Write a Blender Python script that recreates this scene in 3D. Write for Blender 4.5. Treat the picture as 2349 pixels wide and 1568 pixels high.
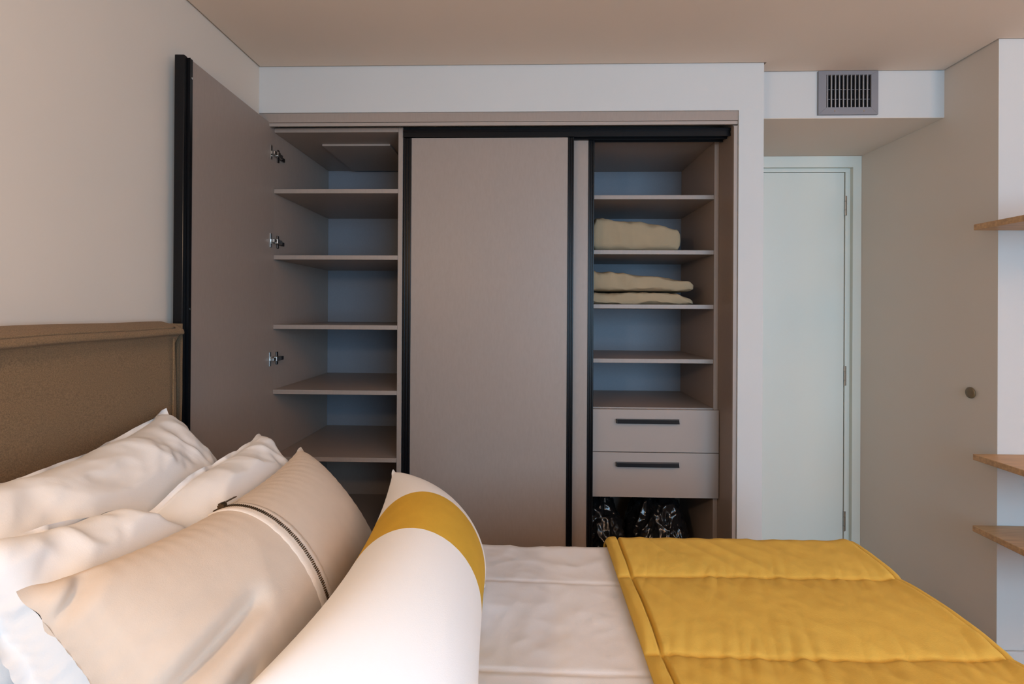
import bpy, bmesh, math, random
import numpy as np
from mathutils import Matrix, Vector, noise

for o in list(bpy.data.objects): bpy.data.objects.remove(o)
S = bpy.context.scene
COL = S.collection

# ------------------------------------------------------------------ camera
F_PX, W_PX, CY = 1150.1, 2349.0, 710.74
yaw, pitch, roll = 0.0288988, 0.0018714, -0.0057765
fw = Vector((-math.sin(yaw)*math.cos(pitch), math.cos(yaw)*math.cos(pitch), math.sin(pitch)))
r0 = Vector((math.cos(yaw), math.sin(yaw), 0)); d0 = fw.cross(r0)
rt = math.cos(roll)*r0 + math.sin(roll)*d0
dn = -math.sin(roll)*r0 + math.cos(roll)*d0
cam = bpy.data.cameras.new('camera'); cam.sensor_width = 36; cam.sensor_fit = 'HORIZONTAL'
cam.lens = F_PX/W_PX*36; cam.shift_y = (CY-784.0)/W_PX; cam.clip_start = 0.02
co = bpy.data.objects.new('camera', cam); COL.objects.link(co)
m = Matrix.Identity(4)
for i, v in enumerate((rt, -dn, -fw)):
    for k in range(3): m[k][i] = v[k]
m[0][3], m[1][3], m[2][3] = 0, 0, 1.31
co.matrix_world = m
S.camera = co

# ------------------------------------------------------------------ light
w = bpy.data.worlds.new('world'); S.world = w; w.use_nodes = True
w.node_tree.nodes['Background'].inputs[0].default_value = (0.55, 0.72, 1.0, 1)
w.node_tree.nodes['Background'].inputs[1].default_value = 0.6

def area(name, loc, rot, sx, sy, power, col):
    l = bpy.data.lights.new(name, 'AREA'); l.shape = 'RECTANGLE'; l.size = sx; l.size_y = sy
    l.energy = power; l.color = col
    o = bpy.data.objects.new(name, l); COL.objects.link(o); o.location = loc; o.rotation_euler = rot
    return o
def point(name, loc, power, col, rad):
    l = bpy.data.lights.new(name, 'POINT'); l.energy = power; l.color = col; l.shadow_soft_size = rad
    o = bpy.data.objects.new(name, l); COL.objects.link(o); o.location = loc
    return o
area('window_daylight', (1.40, -1.78, 1.45), (math.radians(90), 0, 0), 1.8, 1.5, 54, (0.42, 0.715, 1.0))
point('bedside_lamp_light', (-0.68, -0.05, 1.70), 12, (1.0, 0.68, 0.43), 0.06)
area('warm_ceiling_fill', (2.1, -0.5, 1.70), (math.radians(180), 0, 0), 0.30, 0.30, 38, (1.0, 0.58, 0.31))  # unseen warm fill, added behind the camera to light the ceiling

S.view_settings.view_transform = 'Standard'
S.view_settings.look = 'None'
S.view_settings.exposure = 0.56
S.view_settings.gamma = 1.0
S.view_settings.use_curve_mapping = False

# ------------------------------------------------------------------ materials
def srgb(r, g, b):
    f = lambda c: (c/255/12.92) if c/255 <= 0.04045 else ((c/255+0.055)/1.055)**2.4
    return (f(r), f(g), f(b), 1)
def mat(name, col, rough=0.5, metal=0.0, var=0.0, vscale=8, bump=0.0, bscale=200, stretch=None, spec=0.5, sheen=0.0, detail=3):
    m = bpy.data.materials.new(name); m.use_nodes = True
    nt = m.node_tree; b = nt.nodes['Principled BSDF']
    b.inputs['Base Color'].default_value = col; b.inputs['Roughness'].default_value = rough
    b.inputs['Metallic'].default_value = metal; b.inputs['Specular IOR Level'].default_value = spec
    if sheen: b.inputs['Sheen Weight'].default_value = sheen
    tc = nt.nodes.new('ShaderNodeTexCoord'); mp = nt.nodes.new('ShaderNodeMapping')
    nt.links.new(tc.outputs['Object'], mp.inputs['Vector'])
    if stretch: mp.inputs['Scale'].default_value = stretch
    if var:
        n = nt.nodes.new('ShaderNodeTexNoise'); n.inputs['Scale'].default_value = vscale; n.inputs['Detail'].default_value = detail
        nt.links.new(mp.outputs[0], n.inputs['Vector'])
        mr = nt.nodes.new('ShaderNodeMapRange'); mr.inputs[1].default_value = 0.25; mr.inputs[2].default_value = 0.75
        mr.inputs[3].default_value = 1-var; mr.inputs[4].default_value = 1+var
        nt.links.new(n.outputs['Fac'], mr.inputs[0])
        mx = nt.nodes.new('ShaderNodeVectorMath'); mx.operation = 'SCALE'
        mx.inputs[0].default_value = col[:3]; nt.links.new(mr.outputs[0], mx.inputs['Scale'])
        nt.links.new(mx.outputs[0], b.inputs['Base Color'])
    if bump:
        n2 = nt.nodes.new('ShaderNodeTexNoise'); n2.inputs['Scale'].default_value = bscale; n2.inputs['Detail'].default_value = 4
        nt.links.new(mp.outputs[0], n2.inputs['Vector'])
        bp = nt.nodes.new('ShaderNodeBump'); bp.inputs['Strength'].default_value = bump; bp.inputs['Distance'].default_value = 0.002
        nt.links.new(n2.outputs['Fac'], bp.inputs['Height']); nt.links.new(bp.outputs[0], b.inputs['Normal'])
    return m
M = {}
M['wall'] = mat('white_paint', (0.57, 0.565, 0.55, 1), 0.7, bump=0.05, bscale=90, var=0.012, vscale=3, spec=0.2)
M['greige'] = mat('greige_lamp_tint', (0.67, 0.60, 0.525, 1), 0.7, bump=0.05, bscale=90, var=0.012, vscale=3, spec=0.2)  # greige also carries the lamp's warmth on the side walls
M['ceil'] = mat('ceiling_warm_bounce', (0.72, 0.615, 0.52, 1), 0.75, bump=0.04, bscale=90, var=0.012, vscale=3, spec=0.2)  # warm bounce from floor and bed is put into this colour
M['dark'] = mat('shadow_gap', (0.03, 0.025, 0.02, 1), 0.9)
M['doorpaint'] = mat('door_enamel', (0.75, 0.76, 0.68, 1), 0.4, var=0.01, vscale=3)
M['taupe'] = mat('taupe_laminate', (0.320, 0.258, 0.220, 1), 0.42, var=0.035, vscale=160, bump=0.05, bscale=700, stretch=(1, 1, 0.25), spec=0.4)
M['taupe_edge'] = mat('taupe_edge_banding', (0.36, 0.295, 0.255, 1), 0.45, spec=0.4)
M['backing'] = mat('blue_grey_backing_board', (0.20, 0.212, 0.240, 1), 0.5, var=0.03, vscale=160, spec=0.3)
M['black'] = mat('black_aluminium', (0.006, 0.006, 0.007, 1), 0.28, metal=0.0, spec=0.22)
M['navy'] = mat('black_handle', (0.012, 0.014, 0.018, 1), 0.35, spec=0.6)
M['chrome'] = mat('hinge_steel', (0.55, 0.53, 0.50, 1), 0.25, metal=1.0)
M['darksteel'] = mat('dark_steel', (0.10, 0.09, 0.085, 1), 0.3, metal=1.0)
M['grille'] = mat('grey_grille_metal', (0.23, 0.23, 0.25, 1), 0.45, metal=0.3)
M['vane'] = mat('pale_vane_metal', (0.45, 0.46, 0.48, 1), 0.4, metal=0.3)
M['duct'] = mat('duct_shade', (0.004, 0.004, 0.005, 1), 0.9, spec=0.1)  # near-black: shade behind the vanes put into the colour
M['hb'] = mat('brown_washed_canvas', (0.245, 0.152, 0.078, 1), 0.95, var=0.30, vscale=420, bump=0.9, bscale=900, sheen=0.1, spec=0.1, detail=2)
M['white'] = mat('white_cotton', (0.81, 0.80, 0.79, 1), 0.85, bump=0.12, bscale=600, spec=0.2)
M['duvet'] = mat('white_duvet_cotton', (0.78, 0.75, 0.735, 1), 0.85, bump=0.12, bscale=500, spec=0.2)
M['beige'] = mat('beige_canvas', (0.66, 0.56, 0.465, 1), 0.85, bump=0.15, bscale=700, var=0.03, vscale=30, spec=0.2)
M['tape'] = mat('zip_tape', (0.76, 0.67, 0.58, 1), 0.85, bump=0.3, bscale=600)
M['brass'] = mat('aged_brass', (0.13, 0.085, 0.045, 1), 0.4, metal=0.9)
M['must'] = mat('mustard_cotton', (0.60, 0.355, 0.042, 1), 0.85, bump=0.2, bscale=600, var=0.05, vscale=20, spec=0.2)
M['quilt'] = mat('mustard_quilt', (0.67, 0.42, 0.078, 1), 0.85, bump=0.25, bscale=350, var=0.05, vscale=9, spec=0.2)
M['khaki'] = mat('khaki_linen', (0.35, 0.275, 0.175, 1), 0.9, bump=0.25, bscale=500, var=0.04, vscale=20, spec=0.2)
M['bag'] = mat('black_bin_plastic', (0.010, 0.010, 0.011, 1), 0.17, bump=0.35, bscale=45, spec=0.8)
M['floor'] = mat('oak_floor', (0.36, 0.215, 0.11, 1), 0.45, var=0.2, vscale=5, stretch=(1, 12, 1))
M['knob'] = mat('walnut_knob', (0.17, 0.11, 0.05, 1), 0.45, var=0.15, vscale=60)
def wood(name):
    m = mat(name, (0.52, 0.305, 0.145, 1), 0.45, var=0.26, vscale=7, stretch=(1.2, 14, 14), bump=0.1, bscale=60, detail=7)
    return m
M['oak'] = wood('oak_veneer')

# ------------------------------------------------------------------ helpers
WLOC = {}
def wl(o): return WLOC.get(o.name, Vector((0, 0, 0)))
def mk(name, verts, faces, mt, parent=None, smooth=False, origin=None):
    v = np.array(verts, float)
    if origin is None:
        lo, hi = v.min(0), v.max(0); origin = np.array([(lo[0]+hi[0])/2, (lo[1]+hi[1])/2, lo[2]])
    origin = np.array(origin, float)
    me = bpy.data.meshes.new(name); me.from_pydata((v-origin).tolist(), [], [tuple(int(i) for i in f) for f in faces]); me.update()
    mats = mt if isinstance(mt, (list, tuple)) else [mt]
    for q in mats: me.materials.append(q)
    if smooth:
        for p in me.polygons: p.use_smooth = True
    o = bpy.data.objects.new(name, me); COL.objects.link(o)
    WLOC[o.name] = Vector(origin.tolist())
    if parent is not None:
        o.parent = parent; o.location = WLOC[o.name]-wl(parent)
    else: o.location = origin.tolist()
    return o
class B:
    """collects bevelled boxes, prisms, cylinders into one mesh"""
    def __init__(s): s.v = []; s.f = []
    def add(s, v, f):
        n = len(s.v); s.v += [tuple(p) for p in v]; s.f += [tuple(i+n for i in q) for q in f]; return s
    def box(s, x0, x1, y0, y1, z0, z1, bev=0.0):
        if x0 > x1: x0, x1 = x1, x0
        if bev <= 0:
            v = [(x, y, z) for x in (x0, x1) for y in (y0, y1) for z in (z0, z1)]
            f = [(0, 1, 3, 2), (4, 6, 7, 5), (0, 4, 5, 1), (2, 3, 7, 6), (0, 2, 6, 4), (1, 5, 7, 3)]
            return s.add(v, f)
        bm = bmesh.new(); bmesh.ops.create_cube(bm, size=1.0)
        for q in bm.verts:
            q.co = Vector(((x0+x1)/2+q.co.x*(x1-x0), (y0+y1)/2+q.co.y*(y1-y0), (z0+z1)/2+q.co.z*(z1-z0)))
        bmesh.ops.bevel(bm, geom=bm.edges[:], offset=bev, segments=2, affect='EDGES', profile=0.5)
        return s.bm(bm)
    def bm(s, bm):
        bm.verts.ensure_lookup_table(); bm.verts.index_update()
        s.add([q.co[:] for q in bm.verts], [[q.index for q in f.verts] for f in bm.faces]); bm.free(); return s
    def cyl(s, c, axis, rad, h, n=20, r2=None):
        r2 = rad if r2 is None else r2
        a = Vector(axis).normalized(); u = a.orthogonal().normalized(); t = a.cross(u); c = Vector(c)
        v = []; 
        for k, (rr, hh) in enumerate(((rad, 0), (r2, h))):
            for i in range(n):
                an = 2*math.pi*i/n; v.append((c+a*hh+u*rr*math.cos(an)+t*rr*math.sin(an))[:])
        f = [(i, (i+1) % n, n+(i+1) % n, n+i) for i in range(n)]+[tuple(range(n-1, -1, -1)), tuple(range(n, 2*n))]
        return s.add(v, f)
    def rot(s, piv, ang):
        c, q = math.cos(ang), math.sin(ang)
        s.v = [(piv[0]+(x-piv[0])*c-(y-piv[1])*q, piv[1]+(x-piv[0])*q+(y-piv[1])*c, z) for x, y, z in s.v]; return s
    def build(s, name, mt, parent=None, smooth=False):
        return mk(name, s.v, s.f, mt, parent, smooth)
def box(name, x0, x1, y0, y1, z0, z1, mt, parent=None, bev=0.0):
    return B().box(x0, x1, y0, y1, z0, z1, bev).build(name, mt, parent)
def thing(name, loc, label, cat, group=None):
    o = bpy.data.objects.new(name, None); COL.objects.link(o); o.location = loc; o.empty_display_size = 0.05
    WLOC[o.name] = Vector(loc); return tag(o, label, cat, group)
def tag(o, label, cat, group=None):
    o['label'] = label; o['category'] = cat
    if group: o['group'] = group
    return o
def struct(o): o['kind'] = 'structure'; return o
def prism(b, pts, z0, z1):
    bm = bmesh.new(); vs = [bm.verts.new((x, y, z0)) for x, y in pts]; f = bm.faces.new(vs)
    r = bmesh.ops.extrude_face_region(bm, geom=[f])
    for q in r['geom']:
        if isinstance(q, bmesh.types.BMVert): q.co.z = z1
    bmesh.ops.recalc_face_normals(bm, faces=bm.faces[:]); return b.bm(bm)

# ------------------------------------------------------------------ room
XL, XR, YF, YS, YD, YC, ZC = -1.083, 1.675, 1.99, 2.064, 2.56, 1.832, 2.286
XO, YB, ZT = 3.1, -1.9, 2.40
struct(box('floor', XL-0.1, XO+0.1, YB-0.1, YD+0.1, -0.05, 0, M['floor']))
struct(box('wall_left', XL-0.1, XL, YB, YD+0.1, 0, ZT, M['greige']))
b = B(); b.box(XL, 0.925, YF, 2.64, 2.104, ZT); b.box(0.828, 0.925, YF, 2.64, 0, 2.104)
struct(b.build('wall_front', M['wall']))
struct(box('wall_closet', XL, 0.828, 2.63, 2.68, 0, 2.104, M['wall']))
struct(box('wall_bulkhead', 0.925, XR, YS, 2.72, 2.0985, ZT, M['wall']))
struct(box('ceiling_bounce_skin', 0.9255, XR-0.0005, YS+0.001, 2.634, 2.0965, 2.0985, M['ceil']))  # thin added skin: warm bounce painted onto the bulkhead underside
b = B(); b.box(XR, XR+0.10, YC, 2.72, 0, ZT)
struct(b.build('wall_right', M['greige']))
struct(box('wall_shelf', XR+0.0005, XO, YC-0.0005, YC+0.1, 0, ZT, M['wall']))
struct(box('wall_outer', XO, XO+0.1, YB, YC+0.1, 0, ZT, M['wall']))
b = B()   # wall behind the camera with the window opening
wx0, wx1, wz0, wz1 = 0.5, 2.3, 0.7, 2.2
b.box(XL, wx0, YB, YB+0.1, 0, ZT); b.box(wx1, XO, YB, YB+0.1, 0, ZT); b.box(wx0, wx1, YB, YB+0.1, 0, wz0); b.box(wx0, wx1, YB, YB+0.1, wz1, ZT)
struct(b.build('wall_window', M['wall']))
g = 0.007
pts = [(XL+g, YB+0.1+g), (XO-g, YB+0.1+g), (XO-g, YC-g), (XR-g, YC-g), (XR-g, YS-g), (0.925+g, YS-g), (0.925+g, YF-g), (XL+g, YF-g)]
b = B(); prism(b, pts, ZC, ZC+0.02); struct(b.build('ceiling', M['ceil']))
struct(box('ceiling_void', XL-0.1, XO+0.1, YB, 2.72, ZT, ZT+0.05, M['dark']))
b = B(); b.box(XL, XL+0.003, YB+0.1, YF, ZC+0.021, ZC+0.03); struct(b.build('trim_3', M['dark']))
struct(box('baseboard_shelf', XR+0.002, XO, YC-0.013, YC-0.0005, 0, 0.119, M['wall'], bev=0.003))
struct(box('baseboard_right', XR-0.012, XR, YC+0.001, YD, 0, 0.10, M['greige'], bev=0.003))

# door at the end of the passage
dw = struct(B().box(0.925, XR, YD+0.075, YD+0.16, 0, 2.097).build('wall_passage', M['wall']))
d1 = bpy.data.objects.new('door_1', None); COL.objects.link(d1); d1.location = (1.27, YD, 0); WLOC['door_1'] = Vector((1.27, YD, 0)); struct(d1)
b = B(); b.box(1.633, XR-0.0005, YD, YD+0.075, 0, 2.0955); b.box(0.926, 1.633, YD, YD+0.075, 2.040, 2.0955); b.build('casing', M['doorpaint'], d1)
b = B(); b.box(1.603, 1.620, YD+0.012, YD+0.06, 0, 2.022, 0.002); b.box(0.926, 1.62, YD+0.010, YD+0.06, 2.0190, 2.0300, 0.001)
b.build('door_stop', M['doorpaint'], d1)
b = B(); b.box(1.6205, 1.6325, YD+0.022, YD+0.07, 0, 2.0395); b.box(0.926, 1.6205, YD+0.018, YD+0.07, 2.0305, 2.0395); b.build('rebate', M['doorpaint'], d1)
box('door_leaf', 0.93, 1.5985, YD+0.014, YD+0.054, 0.008, 2.0165, M['doorpaint'], d1, bev=0.0015)
box('shadow_joint', 1.5985, 1.603, YD+0.03, YD+0.05, 0.008, 2.018, M['dark'], d1)
for z in (1.80, 0.945, 0.215):
    b = B()
    for k, (a, e) in enumerate(((0, 0.026), (0.028, 0.070), (0.072, 0.098))): b.cyl((1.6015, YD+0.009, z+a), (0, 0, 1), 0.0048, e-a, 12)
    b.box(1.601, 1.6095, YD+0.0095, YD+0.0118, z, z+0.098); b.build('hinge', M['chrome'], d1)

# wardrobe surround
b = B(); b.box(XL, 0.8275, YF+0.003, YF+0.020, 2.064, 2.1015, 0.0015); struct(b.build('trim_1', M['taupe']))
b = B(); b.box(XL, 0.8275, YF+0.006, YF+0.016, 2.0500, 2.0635, 0.0015); b.box(0.812, 0.8275, YF+0.006, YF+0.024, 0, 2.0445, 0.001); b.box(XL, -1.066, YF+0.006, YF+0.024, 0, 2.0445, 0.001)
struct(b.build('trim_2', M['taupe_edge']))
b = B(); b.box(XL, 0.828, YF-0.0015, YF+0.02, 2.1015, 2.1045, 0.0008); b.box(0.8275, 0.8300, YF-0.0015, YF+0.02, 0, 2.1045, 0.0008); struct(b.build('trim_4', M['wall']))

# ------------------------------------------------------------------ shelf cabinet with the hinged door
FL, BK = 2.04, 2.612
c1 = thing('shelf_cabinet', (-0.79, 2.32, 0), 'open taupe shelf cabinet next to the bed with its narrow door swung wide open', 'cabinet')
box('side_panel', -1.065, -1.046, FL, BK, 0.0, 2.060, M['taupe'], c1, 0.001)
box('side_panel', -0.529, -0.510, FL, BK, 0.0, 2.060, M['taupe'], c1, 0.001)
box('top_panel', -1.0455, -0.5295, FL+0.001, BK, 2.041, 2.060, M['taupe'], c1, 0.001)
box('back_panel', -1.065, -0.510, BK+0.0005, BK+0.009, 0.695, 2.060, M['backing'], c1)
box('back_panel', -1.065, -0.510, BK+0.0005, BK+0.009, 0.0, 0.6945, M['taupe'], c1)
for z in (1.808, 1.535, 1.248, 0.980, 0.704, 0.345, 0.08):
    box('shelf', -1.0455, -0.5295, FL+(0.0015 if z > 0.5 else 0.03), BK, z-0.018, z, M['taupe'], c1, 0.001)
box('access_panel', -0.905, -0.603, 2.185, 2.58, 2.0325, 2.0408, M['taupe_edge'], c1, 0.0006)
DA = math.radians(-2.5); PV = (-1.056, 2.037)     # the open door: built closed-perpendicular, then turned about its hinge side
def dr(b): return b.rot(PV, -DA)
YN = PV[1]-0.562
dp = dr(B().box(-1.065, -1.045, YN+0.022, PV[1]+0.002, 0.03, 2.066, 0.0005)).build('door', M['taupe'], c1)
b = B(); b.box(-1.0790, -1.050, YN-0.010, YN+0.006, 0.03, 2.070, 0.002); b.box(-1.0780, -1.0435, YN+0.0065, YN+0.0215, 0.03, 2.068, 0.001)
b.box(-1.0445, -1.0425, YN+0.0065, YN+0.0085, 0.03, 2.068)
dr(b).build('edge_profile', M['black'], dp)
for z in (2.01, 1.31, 0.79): dr(B().cyl((-1.0434, YN+0.016, z), (1, 0, 0), 0.0035, 0.0012, 10)).build('screw', M['chrome'], dp)
for z in (1.951, 1.592, 1.108):
    b = B()
    dr(b.box(-1.0445, -1.0420, 2.004, 2.018, z-0.029, z+0.029, 0.0008))
    b2 = B(); b2.box(-1.0430, -1.026, 2.008, 2.036, z-0.008, z+0.006, 0.002); b2.box(-1.0455, -1.030, 2.045, 2.085, z-0.010, z+0.008, 0.002)
    b2.box(-1.0455, -1.024, 2.032, 2.054, z-0.011, z+0.009, 0.002)
    hb = B(); hb.add(b.v, b.f); hb.add(b2.v, b2.f)
    h = hb.build('hinge', M['chrome'], dp)
    b3 = B(); b3.box(-1.0455, -1.040, 2.062, 2.076, z-0.027, z+0.026, 0.002); b3.box(-1.0455, -1.037, 2.085, 2.118, z-0.012, z+0.004, 0.002)
    b3.build('mounting_plate', M['darksteel'], c1)

# ------------------------------------------------------------------ drawer cabinet with sliding doors
FR = 2.155
c2 = thing('drawer_cabinet', (0.30, 2.35, 0), 'taupe wardrobe cabinet with two drawers and sliding doors edged in black', 'cabinet')
box('side_panel', 0.796, 0.8145, FR, BK, 0.0, 2.052, M['taupe_edge'], c2, 0.001)
box('filler_panel', 0.8150, 0.8275, YF+0.0245, BK, 0.0, 2.060, M['taupe'], c2)
box('side_panel', 0.150, 0.168, FR, BK, 0.0, 2.052, M['taupe'], c2, 0.001)
box('top_panel', -0.509, 0.8145, FL+0.07, BK, 2.0525, 2.060, M['taupe'], c2)
box('ceiling_board', 0.1685, 0.7955, FR-0.02, BK, 2.034, 2.052, M['taupe'], c2, 0.001)
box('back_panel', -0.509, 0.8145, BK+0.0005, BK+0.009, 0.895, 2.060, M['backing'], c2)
box('back_panel', -0.509, 0.8145, BK+0.0005, BK+0.009, 0.0, 0.8945, M['taupe'], c2)
for z in (1.808, 1.573, 1.341, 1.109, 0.902, 0.08):
    box('shelf', 0.1685, 0.7955, FR+(0.0015 if z != 0.08 else 0.02), BK, z-0.018, z, M['taupe'], c2, 0.001)
for z0, z1 in ((0.7175, 0.8965), (0.526, 0.7145)):
    dwr = box('drawer', 0.172, 0.8125, 2.135, 2.1535, z0, z1, M['taupe_edge'], c2, 0.0012)
    b = B(); b.box(0.19, 0.786, 2.1545, 2.58, z0+0.03, z1-0.03); b.build('drawer_box', M['taupe'], dwr)
    hz = z1-0.058
    v = [(0.381, 2.1345, hz), (0.647, 2.1345, hz), (0.647, 2.1345, hz+0.019), (0.381, 2.1345, hz+0.019),
         (0.385, 2.116, hz+0.002), (0.643, 2.116, hz+0.002), (0.640, 2.113, hz+0.019), (0.383, 2.113, hz+0.019)]
    f = [(0, 3, 2, 1), (4, 5, 6, 7), (0, 1, 5, 4), (1, 2, 6, 5), (2, 3, 7, 6), (3, 0, 4, 7)]
    mk('handle', v, f, M['navy'], dwr)
def stile(x0, x1, y, z0, z1, parent):
    b = B(); wd = x1-x0
    b.box(x0, x1, y+0.006, y+0.028, z0, z1)
    b.box(x0, x0+wd*0.22, y, y+0.0058, z0, z1, 0.0012)
    b.box(x0+wd*0.40, x0+wd*0.58, y+0.002, y+0.0058, z0, z1, 0.0012)
    b.box(x1-wd*0.26, x1, y, y+0.0058, z0, z1, 0.0012)
    return b.build('stile', M['black'], parent)
for x0, x1, y in ((-0.505, 0.189, 2.036), (-0.418, 0.2765, 2.0735)):
    sd = box('sliding_door', x0+0.031, x1-0.0245, y+0.004, y+0.022, 0.03, 2.0155, M['taupe'], c2)
    stile(x0, x0+0.0305, y, 0.03, 2.0155, sd); stile(x1-0.024, x1, y, 0.03, 2.0155, sd)
b = B(); b.box(-0.507, 0.8145, 2.0345, 2.104, 2.0245, 2.0490, 0.001)
b.box(-0.507, 0.8145, 2.0315, 2.0342, 2.0165, 2.0260); b.box(-0.507, 0.8145, 2.0315, 2.0342, 2.038, 2.0490)
b.box(-0.507, 0.8120, 2.0655, 2.0700, 2.0165, 2.0244); b.box(-0.507, 0.8100, 2.1020, 2.1060, 2.0165, 2.0244)
b.build('top_track', M['black'], c2)
b = B(); b.box(-0.507, 0.8145, 2.033, 2.105, 0.0005, 0.026); b.build('bottom_track', M['black'], c2)

# ------------------------------------------------------------------ air vent
vt = thing('air_vent', (1.287, YS, 2.11), 'grey metal air vent grille with upright vanes on the bulkhead', 'air vent')
vx0, vx1, vz0, vz1 = 1.172, 1.408, 2.108, 2.2835
ix0, ix1, iz0, iz1 = 1.203, 1.380, 2.137, 2.268
fr = B()
yo, yi = YS-0.001, YS-0.010
def q4(a, c, d, e): 
    v = [(p[0], yo, p[1]) for p in (a, c, d, e)]+[(p[0], yi, p[1]) for p in (a, c, d, e)]
    return v, [(0, 3, 2, 1), (4, 5, 6, 7), (0, 1, 5, 4), (1, 2, 6, 5), (2, 3, 7, 6), (3, 0, 4, 7)]
mm = 0.0006
for n_, qd in (('frame', ((vx0, vz0), (ix0, iz0), (ix0, iz1), (vx0, vz1))), ('frame', ((vx1, vz0), (vx1, vz1), (ix1, iz1), (ix1, iz0))),
           ('frame', ((vx0+mm, vz0), (vx1-mm, vz0), (ix1-mm, iz0), (ix0+mm, iz0))), ('frame', ((vx0+mm, vz1), (ix0+mm, iz1), (ix1-mm, iz1), (vx1-mm, vz1)))):
    v, f = q4(*qd); mk(n_, v, f, M['grille'], vt)
mk('duct', *q4((ix0-0.004, iz0-0.004), (ix1+0.004, iz0-0.004), (ix1+0.004, iz1+0.004), (ix0-0.004, iz1+0.004)), M['duct'], vt).location.y += 0.0085  # flat plate; its dark colour stands in for the shaded depth
for k in range(11):
    x = ix0+0.0055+k*0.0158
    B().box(x-0.0013, x+0.0013, YS-0.0095, YS-0.0022, iz0, iz1).build('vane', M['vane'], vt)
for z in (2.172, 2.211):
    B().box(ix0, ix1, YS-0.0036, YS-0.0021, z-0.0008, z+0.0008).build('cross_bar', M['grille'], vt)
for x in (1.236, 1.352):
    B().cyl((x, yi+0.0004, 2.1225), (0, -1, 0), 0.0034, 0.0012, 12, 0.0025).build('screw', M['chrome'], vt)

# ------------------------------------------------------------------ wall shelves and knob
for z1, lab in ((1.627, 'thin oak wall shelf high up, the top one of three at the right edge'),
                (0.812, 'thin oak wall shelf at desk height, the middle one of three'),
                (0.559, 'thin oak wall shelf, the lowest of three beside the yellow quilt')):
    o = box('wall_shelf', 1.588, 2.75, 1.42, YC-0.002, z1-0.021, z1, M['oak'], None, 0.002)
    tag(o, lab, 'shelf', 'oak shelves on the right')
b = B(); prof = [(0, 0.017), (0.001, 0.020), (0.003, 0.0212), (0.006, 0.0205), (0.0075, 0.017), (0.008, 0.008), (0.008, 0.0)]
nv = 28; vs = []; fs = []
for h_, r_ in prof:
    for i in range(nv):
        a = 2*math.pi*i/nv; vs.append((XR-0.001-h_, 1.935+r_*math.cos(a), 1.013+r_*math.sin(a)))
for k in range(len(prof)-1):
    for i in range(nv): fs.append((k*nv+i, k*nv+(i+1) % nv, (k+1)*nv+(i+1) % nv, (k+1)*nv+i))
fs.append(tuple(range(nv)))
tag(mk('coat_peg', vs, fs, M['knob'], None, True), 'small round brown wooden coat peg on the plain right wall', 'coat peg')

# ------------------------------------------------------------------ bed
ZB = 0.645
bed = thing('bed', (0.0, 0.6, 0), 'double bed with tall brown canvas upholstered headboard against the wall', 'bed')
BY0, BY1 = -0.20, 1.395
b = B(); b.box(-0.985, 0.87, BY0+0.03, BY1-0.03, 0.10, 0.33, 0.02)
b.build('base', M['hb'], bed)
for x in (-0.93, 0.80):
    for y in (BY0+0.08, BY1-0.08): B().box(x-0.03, x+0.03, y-0.03, y+0.03, 0, 0.0995, 0.003).build('leg', M['black'], bed)
B().box(-0.985, 0.875, BY0+0.02, BY1-0.03, 0.3305, 0.60, 0.05).build('mattress', M['white'], bed)
def grid_mesh(fn, nu, nv_):
    v = [fn(i/(nu-1), j/(nv_-1)) for j in range(nv_) for i in range(nu)]
    f = [(j*nu+i, j*nu+i+1, (j+1)*nu+i+1, (j+1)*nu+i) for j in range(nv_-1) for i in range(nu-1)]
    return v, f
def nz(x, y, z): return noise.noise(Vector((x, y, z)))
# headboard: padded slab, front face slack below a stitched flange that runs along the top and the end
HX0, HX1, HY0, HY1, HZ0, HZ1 = -1.081, -0.992, BY0-0.03, 1.412, 0.12, 1.272
def hbf(u, v):
    # closed section over the top: back bottom -> back top -> front top -> front bottom
    y = HY0+u*(HY1-HY0)
    P = [(0.0, HX0, HZ0), (0.38, HX0, HZ1-0.03), (0.42, HX0+0.012, HZ1-0.004), (0.46, HX0+0.030, HZ1+0.002), (0.52, HX1-0.012, HZ1-0.010), (0.545, HX1+0.009, HZ1-0.022), (0.562, HX1+0.012, HZ1-0.034), (0.572, HX1-0.004, HZ1-0.037), (0.61, HX1-0.016, HZ1-0.06), (0.70, HX1-0.012, HZ1-0.2), (1.0, HX1-0.008, HZ0)]
    for k in range(len(P)-1):
        if v <= P[k+1][0]+1e-9:
            t = (v-P[k][0])/(P[k+1][0]-P[k][0]); x = P[k][1]+t*(P[k+1][1]-P[k][1]); z = P[k][2]+t*(P[k+1][2]-P[k][2]); break
    if v > 0.40:
        z += 0.006*nz(y*3.1, 0.3, 1)*(1 if v < 0.6 else 0.2) - 0.010*(1-u)*(1 if 0.5 < v < 0.62 else 0)
        x += 0.004*nz(y*4, z*4, 5)*(1 if v > 0.6 else 0.4)
    return (x, y, z)
v, f = grid_mesh(hbf, 130, 150)
n0 = len(v)
hbo = mk('headboard', v, f, M['hb'], bed, True)
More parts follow.
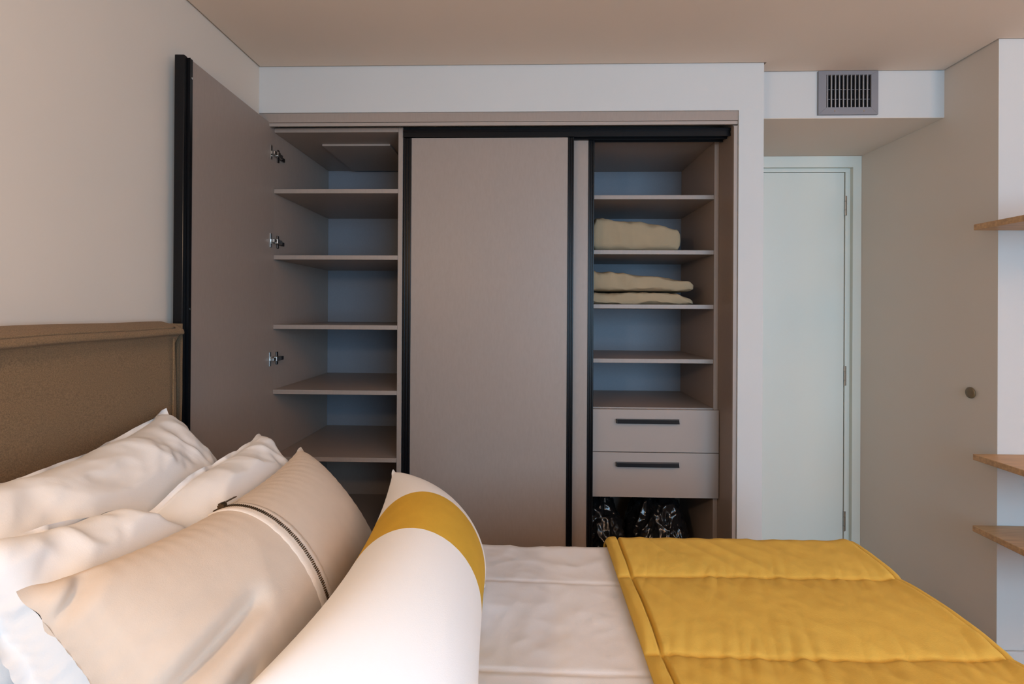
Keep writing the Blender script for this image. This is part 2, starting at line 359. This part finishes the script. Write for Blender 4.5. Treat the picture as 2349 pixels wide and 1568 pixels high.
# end boxing of the headboard (far end) with its own slack panel
def hbe(u, v_):
    z = HZ0+v_*(HZ1-0.004-HZ0); x = HX0+u*(HX1+0.002-HX0)
    bul = 0.012*math.sin(math.pi*u)+0.006*nz(x*9, 2, z*6)+0.006*v_
    return (x, HY1-0.001+bul, z)
v, f = grid_mesh(hbe, 14, 60); mk('end_panel', v, f, M['hb'], hbo, True)
def tube(path, rad, n=8):
    v = []; f = []; P = [Vector(p) for p in path]
    for i, p in enumerate(P):
        t = (P[min(i+1, len(P)-1)]-P[max(i-1, 0)]).normalized(); a = t.cross(Vector((0.13, 0.21, 1))).normalized() if abs(t.z) < 0.9 else t.cross(Vector((1, 0.1, 0))).normalized(); c = t.cross(a)
        rr = rad(i/(len(P)-1)) if callable(rad) else rad
        for k in range(n): an = 2*math.pi*k/n; v.append((p+a*rr*math.cos(an)+c*rr*math.sin(an))[:])
    for i in range(len(P)-1):
        for k in range(n): f.append((i*n+k, i*n+(k+1) % n, (i+1)*n+(k+1) % n, (i+1)*n+k))
    f += [tuple(range(n)), tuple(range((len(P)-1)*n, len(P)*n))]
    return v, f
pth = [(HX1-0.003+0.003*nz(1, 2, z*7), 1.384+0.004*math.sin(z*7), z) for z in np.linspace(0.5, HZ1-0.045, 50)]
v, f = tube(pth, 0.0028); mk('seam', v, f, M['hb'], hbo, True)
pth = [(lambda p: (p[0]+0.001, p[1], p[2]+0.0005))(hbf(u, 0.532)) for u in np.linspace(0.0, 0.985, 120)]
v, f = tube(pth, 0.0032); mk('seam', v, f, M['hb'], hbo, True)

# ------------------------------------------------------------------ cloth on the bed
def drape(y, x, top, ymin, ymax, xmax, rad, drop):
    pass
def fold_profile(s, y0, y1, top, rad, low):
    """arc-length position along a line going over both rounded long edges; returns (y, z, edge factor)"""
    flat = (y1-y0)-2*rad; arc = rad*math.pi/2; side = (top-rad)-low
    tot = flat+2*arc+2*side; d = s*tot
    if d < side: return y0, low+d, -1
    d -= side
    if d < arc: a = d/rad; return y0+rad*(1-math.cos(a)), top-rad+rad*math.sin(a), a
    d -= arc
    if d < flat: return y0+rad+d, top, 2
    d -= flat
    if d < arc: a = d/rad; return y1-rad+rad*math.sin(a), top-rad+rad*math.cos(a), a
    d -= arc
    return y1, top-rad-d, -1
def duvet_pt(u, v):
    x = -0.975+u*(0.885+0.975)
    y, z, e = fold_profile(v, BY0, 1.428, 0.660, 0.050, 0.28)
    a = 0.007*nz(x*3.0, y*3.0, z*3)+0.004*(0.3-abs(nz(x*9+y*4, y*8-x*3, z*6+4)))*1.6+0.0030*(0.3-abs(nz(x*22, y*20, z*20)))
    if z > 0.6:
        fd = 0
        for yy, am in ((1.205, 0.0025), (0.905, 0.0035), (0.62, 0.003)):
            fd -= am*math.exp(-((y-yy-0.006*nz(x*3, yy*9, 0))/0.0045)**2)
        # soft drag creases close to the far edge
        k = math.exp(-((y-1.33)/0.07)**2)
        a += k*0.010*(abs(nz(x*9+y*6, y*4, 7))-0.2)
        z += a*0.8+fd
        if e != 2: y += 0.5*a
    else:
        y += (a*1.5+0.012*math.sin(x*14+2*nz(x*2, 0, 3)))*(1 if y > 0.6 else -1)
    return (x, y, z)
v, f = grid_mesh(duvet_pt, 260, 420)
dv = tag(mk('duvet', v, f, M['duvet'], None, True), 'smooth white cotton duvet spread over the bed beneath the yellow quilt', 'duvet')
QX0, QX1 = 0.222, 0.905
QL = (1.214, 0.936, 0.665, 0.395, 0.135, -0.10)
def quilt_z(x, y):
    d = 9
    for yy in QL:
        yy2 = yy+0.008*nz(x*3, yy*7, 2); d = min(d, abs(y-yy2))
    puff = 0.006*(1-math.exp(-d/0.004))+0.010*(1-math.exp(-d/0.045))
    ds = abs(x-(QX0+0.034+0.004*nz(y*6, 3, 0)))
    puff = puff*(1-0.75*math.exp(-(ds/0.0032)**2))-0.004*math.exp(-(ds/0.003)**2)
    edge = max(0.0, min(1, (x-QX0)/0.018)); puff *= (1-(1-edge)**3)
    ln = math.exp(-d/0.05)
    wr = 0.0060*ln*(abs(nz((x-y*0.35)*30, y*5, 1))*2-0.6)
    wr += 0.0042*(0.5-abs(nz((x*0.85+y*0.55)*17, (x*0.55-y*0.85)*3.5, 8))*2)+0.0014*nz(x*40, y*36, 5)
    return puff, 0.62*wr*min(1, edge)
def quilt_pt(u, v):
    LX = (QX1-QX0)+0.30
    d = u*LX; rx = 0.055
    xf = (QX1-rx)-QX0
    if d < xf: x, dz, ang = QX0+d, 0, 0
    elif d < xf+rx*math.pi/2: a = (d-xf)/rx; x, dz, ang = QX1-rx+rx*math.sin(a), -rx*(1-math.cos(a)), a
    else: x, dz, ang = QX1, -rx-(d-xf-rx*math.pi/2), math.pi/2
    y, z, e = fold_profile(v, BY0-0.016, 1.444, 0.672, 0.062, 0.27)
    p, w_ = quilt_z(x if ang < 0.5 else QX1, y)
    nrm = Vector((math.sin(ang), 0, math.cos(ang)))
    off = p+w_
    if e == -1: y += (p*0.6+w_)*(1 if y > 0.6 else -1); return (x+nrm.x*p, y, max(z+dz, 0.2))
    ex = 0.010*math.exp(-((d-(xf+0.02))/0.012)**2)     # roll along the foot edge
    x += nrm.x*(off+ex); z += dz+nrm.z*(off+ex)
    return (x, y, max(z, 0.2))
v, f = grid_mesh(quilt_pt, 380, 600)
ql = tag(mk('quilt', v, f, M['quilt'], None, True), 'mustard yellow quilted throw folded over the foot of the bed', 'quilt')
ql.modifiers.new('thick', 'SOLIDIFY').thickness = 0.006
path = []
for k in range(150):
    vv = k/149; y, z, e = fold_profile(vv, BY0-0.016, 1.444, 0.672, 0.062, 0.27)
    p, w_ = quilt_z(QX1, y)
    a = 0.62
    if e == -1: continue
    path.append((QX1-0.055+(0.055+p)*math.sin(a)+0.004, y, z-0.055*(1-math.cos(a))+p*math.cos(a)+0.004))
v, f = tube(path, lambda t: 0.0095+0.0015*nz(t*30, 0, 1)); mk('piping', v, f, M['quilt'], ql, True)

# ------------------------------------------------------------------ pillows: two sewn sheets inflated by a small cloth solver
def inflate(wd, ht, nx, ny, press, steps, seed, flange=1, iters=6, comp=1.0, shear=1.0, bend=0.06, smooth=0):
    rng = np.random.default_rng(seed)
    X, Y = np.meshgrid(np.linspace(0, wd, nx), np.linspace(0, ht, ny))
    P = np.zeros((2, ny, nx, 3)); P[..., 0] = X; P[..., 1] = Y
    hump = np.sin(np.pi*X/wd)*np.sin(np.pi*Y/ht)
    P[0, ..., 2] = 0.02*hump; P[1, ..., 2] = -0.02*hump
    P[..., 2] += rng.normal(0, 0.0012, P.shape[:3])*hump[None]
    mask = np.zeros((ny, nx), bool); k = flange
    mask[:k] = True; mask[-k:] = True; mask[:, :k] = True; mask[:, -k:] = True
    dx, dy = wd/(nx-1), ht/(ny-1); dd = math.hypot(dx, dy)
    V = np.zeros_like(P)
    def con(A, Bv, L, s):
        d = Bv-A; l = np.sqrt((d*d).sum(-1, keepdims=True))+1e-9
        c = (l-L)/l*0.5*s; c = np.where(l < L, c*comp, c)*d
        A += c; Bv -= c
    for st in range(steps):
        du = np.zeros_like(P); dv_ = np.zeros_like(P)
        du[:, :, 1:-1] = P[:, :, 2:]-P[:, :, :-2]; dv_[:, 1:-1] = P[:, 2:]-P[:, :-2]
        N = np.cross(du, dv_); N[1] *= -1
        l = np.sqrt((N*N).sum(-1, keepdims=True))+1e-9; N /= l; N[:, mask] = 0
        ramp = min(1, st/30)
        V = V*0.90+N*press*ramp
        Q = P.copy(); P = P+V
        for it in range(iters):
            for o_ in (0, 1):
                con(P[:, :, o_:-1:2], P[:, :, o_+1::2][:, :, :P[:, :, o_:-1:2].shape[2]], dx, 1)
                con(P[:, o_:-1:2], P[:, o_+1::2][:, :P[:, o_:-1:2].shape[1]], dy, 1)
            for o_ in (0, 1):
                a = P[:, o_:-1:2, :-1]; c = P[:, o_+1::2, 1:][:, :a.shape[1]]; con(a, c, dd, shear)
                a = P[:, o_:-1:2, 1:]; c = P[:, o_+1::2, :-1][:, :a.shape[1]]; con(a, c, dd, shear)
            for o_ in (0, 2):
                a = P[:, :, o_:-2:4]; c = P[:, :, o_+2::4][:, :, :a.shape[2]]; con(a, c, 2*dx, bend)
                a = P[:, o_:-2:4]; c = P[:, o_+2::4][:, :a.shape[1]]; con(a, c, 2*dy, bend)
            mid = P.mean(0)
            P[:, mask] = mid[mask][None]
        V = P-Q
    for _ in range(smooth):
        Q = P.copy(); Q[:, 1:-1, 1:-1] = 0.5*P[:, 1:-1, 1:-1]+0.125*(P[:, :-2, 1:-1]+P[:, 2:, 1:-1]+P[:, 1:-1, :-2]+P[:, 1:-1, 2:]); P = Q
    c = P.reshape(-1, 3).mean(0); P -= c
    return P
def up(P, k=2):
    for ax in (1, 2):
        n = P.shape[ax]; t = np.linspace(0, n-1, (n-1)*k+1); i = np.clip(np.floor(t).astype(int), 0, n-2); fr_ = t-i
        g_ = lambda j: np.take(P, np.clip(j, 0, n-1), axis=ax)
        sh = [1]*4; sh[ax] = -1; fr_ = fr_.reshape(sh)
        a, b_, c, d = g_(i-1), g_(i), g_(i+1), g_(i+2)
        P = 0.5*((2*b_)+(-a+c)*fr_+(2*a-5*b_+4*c-d)*fr_**2+(-a+3*b_-3*c+d)*fr_**3)
    return P
def pose(P, TF, TN, BN, BF, thick_f, thick_b, post=None, unbow=0.38):
    """map the flat pillow (x: near->far, y: bottom->top) on the patch of its four corners; z goes along the patch normal"""
    TF, TN, BN, BF = [np.array(q, float) for q in (TF, TN, BN, BF)]
    ny, nx = P.shape[1:3]
    bx0 = P[0, [0, -1], 0, 0].mean(); bx1 = P[0, [0, -1], -1, 0].mean(); by0 = P[0, 0, [0, -1], 1].mean(); by1 = P[0, -1, [0, -1], 1].mean()
    u = (P[..., 0]-bx0)/(bx1-bx0); v = (P[..., 1]-by0)/(by1-by0)
    M_ = P.mean(0)                     # seams bow in when the sheets inflate; ease most of that out again
    xl, xr = M_[:, 0, 0][None, :, None], M_[:, -1, 0][None, :, None]; yl, yr = M_[0, :, 1][None, None], M_[-1, :, 1][None, None]
    u = (1-unbow)*u+unbow*(P[..., 0]-xl)/(xr-xl); v = (1-unbow)*v+unbow*(P[..., 1]-yl)/(yr-yl)
    U, Vv = u[..., None], v[..., None]
    W_ = (1-U)*(1-Vv)*BN+U*(1-Vv)*BF+(1-U)*Vv*TN+U*Vv*TF
    n = np.cross(BN-TN, (BF+TF)/2-(BN+TN)/2); n /= np.linalg.norm(n)
    if n[0] < 0: n = -n
    z = P[..., 2:3]; z = np.where(z > 0, z*thick_f, z*thick_b)
    W_ = W_+z*n
    if post is not None: W_ = post(W_, u, v, z[..., 0], n)
    return W_
def sheet_faces(ny, nx, base, sel=None, flip=False):
    f = []
    for j in range(ny-1):
        for i in range(nx-1):
            if sel is not None and not sel(i/(nx-1), j/(ny-1)): continue
            q = (base+j*nx+i, base+j*nx+i+1, base+(j+1)*nx+i+1, base+(j+1)*nx+i)
            f.append(q[::-1] if flip else q)
    return f
def pillow_mesh(name, W_, mt, parent=None, sel=None, fl=0):
    ny, nx = W_.shape[1:3]
    v = W_.reshape(-1, 3)
    du, dv = fl/(nx-1), fl/(ny-1)
    inner = lambda u, w_: du-1e-6 <= u < 1-du-1e-6 and dv-1e-6 <= w_ < 1-dv-1e-6      # inside the flat flange
    fb = lambda u, w_: inner(u, w_) and (sel is None or sel(u, w_))
    f = sheet_faces(ny, nx, 0, sel, True)+sheet_faces(ny, nx, ny*nx, fb)
    used = sorted({i for q in f for i in q}); ix = {a: i for i, a in enumerate(used)}
    o = mk(name, v[used], [[ix[i] for i in q] for q in f], mt, parent, True)
    return o
def behind(W_, TF, TN, BN, gap):
    """keep cloth behind the plane of the cushion that leans on it"""
    TF, TN, BN = [np.array(q, float) for q in (TF, TN, BN)]
    n = np.cross(BN-TN, TF-TN); n /= np.linalg.norm(n); n = n if n[0] > 0 else -n
    d = (W_-TN)@n+gap; return W_-np.where(d > 0, d, 0)[..., None]*n
def keep_above(W_, z0):
    z = W_[..., 2]; W_[..., 2] = np.where(z < z0, z0+0.02*(1-np.exp(np.minimum(0, (z-z0))/0.05))*0, z); return W_

BT = 0.668
def ridged(W_, u, v, n, amp, sc, ani, ang, seed, fade=None):
    """soft cloth folds: ridged noise stretched along the direction ang on the pillow face"""
    ca, sa = math.cos(ang), math.sin(ang)
    out = np.zeros(u.shape)
    for idx in np.ndindex(u.shape):
        a = (u[idx]*0.7*ca+v[idx]*0.45*sa); b_ = (-u[idx]*0.7*sa+v[idx]*0.45*ca)
        wx = 0.12*noise.noise(Vector((a*4+seed, b_*4, idx[0]*9.7)))
        r = noise.noise(Vector((a*sc/ani+wx*3, (b_+wx)*sc, seed+idx[0]*5.1)))
        r2 = noise.noise(Vector((a*sc*2.3/ani+wx*3, (b_+wx)*sc*2.3, seed+3+idx[0]*5.1)))
        out[idx] = (0.45-abs(r)*1.5)+0.35*(0.4-abs(r2)*1.4)
    rim = np.clip(np.minimum(np.minimum(u, 1-u)*0.7, np.minimum(v, 1-v)*0.45)/0.035, 0, 1)
    k = amp*out*rim
    if fade is not None: k = k*fade(u, v)
    sgn = np.ones(u.shape); sgn[1] = -1
    return W_+(k*sgn)[..., None]*n
def groove(W_, u, v, n, a, b_, wd, dep):
    a, b_ = np.array(a), np.array(b_); d = b_-a; L = (d*d).sum()
    sc = np.array([0.66, 0.42]); t = np.clip(((u-a[0])*d[0]+(v-a[1])*d[1])/L, 0, 1)
    q = np.hypot((u-a[0]-t*d[0])*sc[0], (v-a[1]-t*d[1])*sc[1])
    k = -dep*np.exp(-(q/wd)**2)*np.sin(np.pi*np.clip(t*0.8+0.2, 0, 1))**0.7+0.22*dep*np.exp(-((q-2.0*wd)/(1.2*wd))**2)*np.sin(np.pi*np.clip(t, 0.02, 0.98))
    k[1] = 0; k *= np.clip(np.minimum(np.minimum(u, 1-u)*0.66, np.minimum(v, 1-v)*0.42)/0.02, 0, 1)
    return W_+k[..., None]*n
C2 = ((-0.698, 1.300, 0.986), (-0.69, 0.56, 1.02), (-0.52, 0.55, 0.69), (-0.51, 1.27, 0.70))
C3 = ((-0.560, 1.225, 0.974), (-0.565, 0.540, 0.990), (-0.345, 0.515, 0.675), (-0.345, 1.225, 0.675))
# back pillow against the headboard
P = up(inflate(0.74, 0.50, 64, 44, 0.00040, 150, 3, flange=2))
def post1(W_, u, v, z, n):
    W_ = ridged(W_, u, v, n, 0.016, 9, 2.6, 0.9, 1.3); W_ = ridged(W_, u, v, n, 0.008, 19, 2.0, 0.6, 7.7)
    W_ = behind(W_, C2[0], C2[1], C2[2], 0.055); W_[..., 0] = np.maximum(W_[..., 0], -0.978); return keep_above(W_, BT)
W1 = pose(P, (-0.962, 1.300, 1.040), (-0.95, 0.58, 1.01), (-0.72, 0.56, 0.69), (-0.71, 1.29, 0.70), 0.95, 0.5, post1)
tag(pillow_mesh('pillow', W1, M['white'], fl=2), 'white bed pillow at the back, leaning on the brown headboard', 'pillow', 'white pillows')
# second pillow with a dent in its top edge
P = up(inflate(0.74, 0.50, 64, 44, 0.00040, 150, 11, flange=2))
def post2(W_, u, v, z, n):
    g_ = np.exp(-((u-0.44)/0.09)**2)*np.clip((v-0.3)/0.7, 0, 1)**1.5
    W_[..., 2] -= 0.045*g_; W_ -= (g_*0.055*np.clip((z+0.012)/0.04, 0, 1))[..., None]*n
    W_ = ridged(W_, u, v, n, 0.017, 8, 2.4, 1.2, 4.1); W_ = ridged(W_, u, v, n, 0.008, 17, 2.0, 1.0, 9.7)
    W_ = behind(W_, C3[0], C3[1], C3[2], 0.030)
    return keep_above(W_, BT)
W2 = pose(P, *C2, 0.7, 0.45, post2)
tag(pillow_mesh('pillow', W2, M['white'], fl=2), 'white bed pillow with a dented top edge, between the back pillow and the beige cushion', 'pillow', 'white pillows')
# beige cushion with zip
P = up(inflate(0.66, 0.42, 66, 44, 0.0006, 140, 5, flange=1, smooth=6))
def post3(W_, u, v, z, n):
    W_ = ridged(W_, u, v, n, 0.012, 5.5, 2.5, 0.55, 2.2, lambda a, b_: np.clip((0.52-a)/0.35, 0.12, 1)*np.clip((0.95-b_)/0.4, 0.3, 1))
    W_ = groove(W_, u, v, n, (0.25, 0.53), (0.02, 0.49), 0.016, 0.024); W_ = groove(W_, u, v, n, (0.17, 0.36), (-0.02, 0.30), 0.014, 0.018)
    W_ = groove(W_, u, v, n, (0.085, 0.95), (0.0, 0.84), 0.010, 0.014); W_ = groove(W_, u, v, n, (0.045, 0.0), (0.045, 0.93), 0.004, 0.005)
    return keep_above(W_, BT)
W3 = pose(P, *C3, 0.75, 0.25, post3)
cu = tag(pillow_mesh('cushion', W3, M['beige']), 'beige canvas cushion with a dark zip running across its front', 'cushion')
# striped cushion
P = up(inflate(0.66, 0.44, 66, 46, 0.0008, 140, 8, flange=1, smooth=4))
def post4(W_, u, v, z, n):
    W_ = ridged(W_, u, v, n, 0.006, 6, 2.5, 0.4, 6.2, lambda a, b_: np.clip((0.35-a)/0.3, 0.15, 1))
    return keep_above(W_, BT)
W4 = pose(P, (-0.324, 1.185, 0.936), (-0.335, 0.550, 0.850), (-0.045, 0.57, 0.675), (-0.10, 1.185, 0.675), 1.0, 0.45, post4, 0.15)
band = lambda u, v: 0.47 < u < 0.70
cw = pillow_mesh('cushion', W4, M['white'], None, lambda u, v: not band(u, v))
tag(cw, 'white cushion with a broad mustard yellow band, foremost of the row', 'cushion')
pillow_mesh('mustard_band', W4, M['must'], cw, band)
# zip on the beige cushion, laid on the sheet itself
ny, nx = W3.shape[1:3]; ci = nx*0.45; per_m = (nx-1)/0.66
def onsheet(fi, j):
    i0 = int(fi); t = fi-i0; return Vector((W3[0, j, i0]*(1-t)+W3[0, j, i0+1]*t).tolist())
def shn(fi, j):
    a = onsheet(fi+2, j)-onsheet(fi-2, j); c = onsheet(fi, min(j+2, ny-1))-onsheet(fi, j-2); n_ = a.cross(c).normalized(); return n_ if n_.x+n_.z > 0 else -n_
js = list(range(int(ny*0.10), ny-2))
nor = [shn(ci, j) for j in js]; line = [onsheet(ci, j) for j in js]
def strip(name, hw, lift, mt, parent):
    v = []; f = []; offs = (-hw, -hw*0.93, -hw*0.5, 0, hw*0.5, hw*0.93, hw)
    for j in js:
        for o_ in offs:
            fi = ci+o_*per_m; v.append((onsheet(fi, j)+shn(fi, j)*(lift if abs(o_) < hw*0.97 else 0.0002))[:])
    m_ = len(offs)
    for k in range(len(js)-1):
        for q in range(m_-1): f.append((k*m_+q, k*m_+q+1, (k+1)*m_+q+1, (k+1)*m_+q))
    return mk(name, v, f, mt, parent, True)
zt = strip('zip_tape', 0.0165, 0.0022, M['tape'], cu)
b = B(); acc = 0
for k in range(len(line)-1):
    seg = (line[k+1]-line[k]); L = seg.length; t = seg.normalized(); s_ = t.cross(nor[k]).normalized()
    while acc < L:
        p = line[k]+t*acc+nor[k]*0.0034
        side = 1 if int((acc+k*100)*1000) % 2 else -1
        v = [(p+s_*a*0.0030+t*c*0.0009+nor[k]*d*0.0011)[:] for a in (-1, 1) for c in (-1, 1) for d in (-1, 1)]
        b.add(v, [(0, 1, 3, 2), (4, 6, 7, 5), (0, 4, 5, 1), (2, 3, 7, 6), (0, 2, 6, 4), (1, 5, 7, 3)]); acc += 0.0036
    acc -= L
tz = b.build('zip_teeth', M['brass'], zt); tz['kind'] = 'stuff'
k = len(line)-5; p = line[k]+nor[k]*0.006; t = (line[k]-line[k-1]).normalized(); s_ = t.cross(nor[k]).normalized()
b = B()
def obox(b, c, ax, hx, ay, hy, az, hz):
    b.add([(c+ax*a*hx+ay*e*hy+az*d*hz)[:] for a in (-1, 1) for e in (-1, 1) for d in (-1, 1)], [(0, 1, 3, 2), (4, 6, 7, 5), (0, 4, 5, 1), (2, 3, 7, 6), (0, 2, 6, 4), (1, 5, 7, 3)])
obox(b, p, t, 0.006, s_, 0.0045, nor[k], 0.0025)
far = s_ if s_.y > 0 else -s_
obox(b, p+far*0.020+nor[k]*0.003, far, 0.017, t, 0.003, nor[k], 0.0009); obox(b, p+nor[k]*0.004, far, 0.005, t, 0.003, nor[k], 0.0015)
b.build('zip_pull', M['brass'], zt)

# ------------------------------------------------------------------ folded linen on the wardrobe shelves
def folded(name, x0, x1, y0, y1, z0, prof, seed, label, tipx=0.02):
    nu, nr = 60, 40; v = []; f = []
    for i in range(nu):
        u = i/(nu-1); h = np.interp(u, [p[0] for p in prof], [p[1] for p in prof])
        endf = min(1, (u/0.05))**0.5*0.35+0.65 if u < 0.05 else (min(1, (1-u)/0.03)**0.5*0.35+0.65)
        x = x0+u*(x1-x0)
        for k in range(nr):
            a = 2*math.pi*k/nr; ca, sa = math.cos(a), math.sin(a); e = 0.30
            yy = math.copysign(abs(ca)**e, ca); zz = math.copysign(abs(sa)**e, sa)
            y = (y0+y1)/2+yy*(y1-y0)/2*(0.93+0.07*endf); z = z0+h/2+zz*h/2*endf
            w_ = 0.008*nz(x*7+seed, y*7, z*9)+0.016*(0.35-abs(nz(x*13+seed+z*9, y*9, z*16)))+0.005*(0.3-abs(nz(x*30+seed, y*20, z*40)))
            if zz > -0.9: z += w_; y += w_*0.8*yy
            v.append((x+0.006*nz(z*30+seed, y*9, 2), y, max(z, z0+0.0005)))
    for i in range(nu-1):
        for k in range(nr): f.append((i*nr+k, i*nr+(k+1) % nr, (i+1)*nr+(k+1) % nr, (i+1)*nr+k))
    f += [tuple(range(nr-1, -1, -1)), tuple(range((nu-1)*nr, nu*nr))]
    return tag(mk(name, v, f, M['khaki'], None, True), label, 'linen', 'folded khaki linen in the wardrobe')
folded('folded_linen', 0.285, 0.665, 2.19, 2.52, 1.5735, [(0, 0.115), (0.05, 0.146), (0.15, 0.142), (0.35, 0.128), (0.55, 0.128), (0.8, 0.115), (1, 0.095)], 1, 'thick khaki linen bundle alone on the upper wardrobe shelf')
folded('folded_linen', 0.275, 0.717, 2.18, 2.50, 1.3415, [(0, 0.05), (0.08, 0.047), (0.5, 0.046), (0.85, 0.046), (1, 0.030)], 5, 'flat folded khaki linen lying directly on the lower shelf, bottom of the pair')
folded('folded_linen', 0.262, 0.717, 2.17, 2.50, 1.3985, [(0, 0.110), (0.1, 0.090), (0.35, 0.076), (0.6, 0.068), (0.85, 0.050), (1, 0.036)], 9, 'rumpled khaki linen laid on another folded piece, top of the pair')

# ------------------------------------------------------------------ black plastic bags below the drawers
def bag(cx_, cy_, rx, ry, h, seed, label):
    """a slack plastic sack: faceted sheets between sharp pinched creases"""
    bm = bmesh.new(); bmesh.ops.create_icosphere(bm, subdivisions=6, radius=1.0)
    for q in bm.verts:
        c = q.co.normalized(); p = Vector((c.x*1.7+seed, c.y*1.7, c.z*1.7))
        w_ = Vector((noise.noise(p*1.3), noise.noise(p*1.3+Vector((5, 0, 0))), noise.noise(p*1.3+Vector((0, 7, 0)))))*0.35
        d_ = noise.voronoi((p+w_)*1.25)[0]; d2 = noise.voronoi((p+w_)*3.1+Vector((3, 1, 2)))[0]; d3 = noise.voronoi((p+w_)*7.0)[0]
        r = 0.86+0.30*d_[0]+0.10*d2[0]+0.02*d3[0]-0.10*min(0.3, d_[1]-d_[0])
        z = c.z*r*h/2+h/2
        q.co = Vector((cx_+c.x*r*rx, cy_+c.y*r*ry, 0.082+max(0.0, z)))
        q.co.z = min(q.co.z, 0.515)
    b = B(); b.bm(bm)
    return tag(b.build('plastic_bag', M['bag'], None, True), label, 'bag', 'black plastic bags under the drawers')
bag(0.318, 2.35, 0.126, 0.150, 0.375, 2.0, 'crumpled black plastic bag under the drawers, nearer the sliding doors')
bag(0.605, 2.35, 0.126, 0.150, 0.385, 7.3, 'crumpled shiny black plastic bag under the drawers, next to the right side panel')
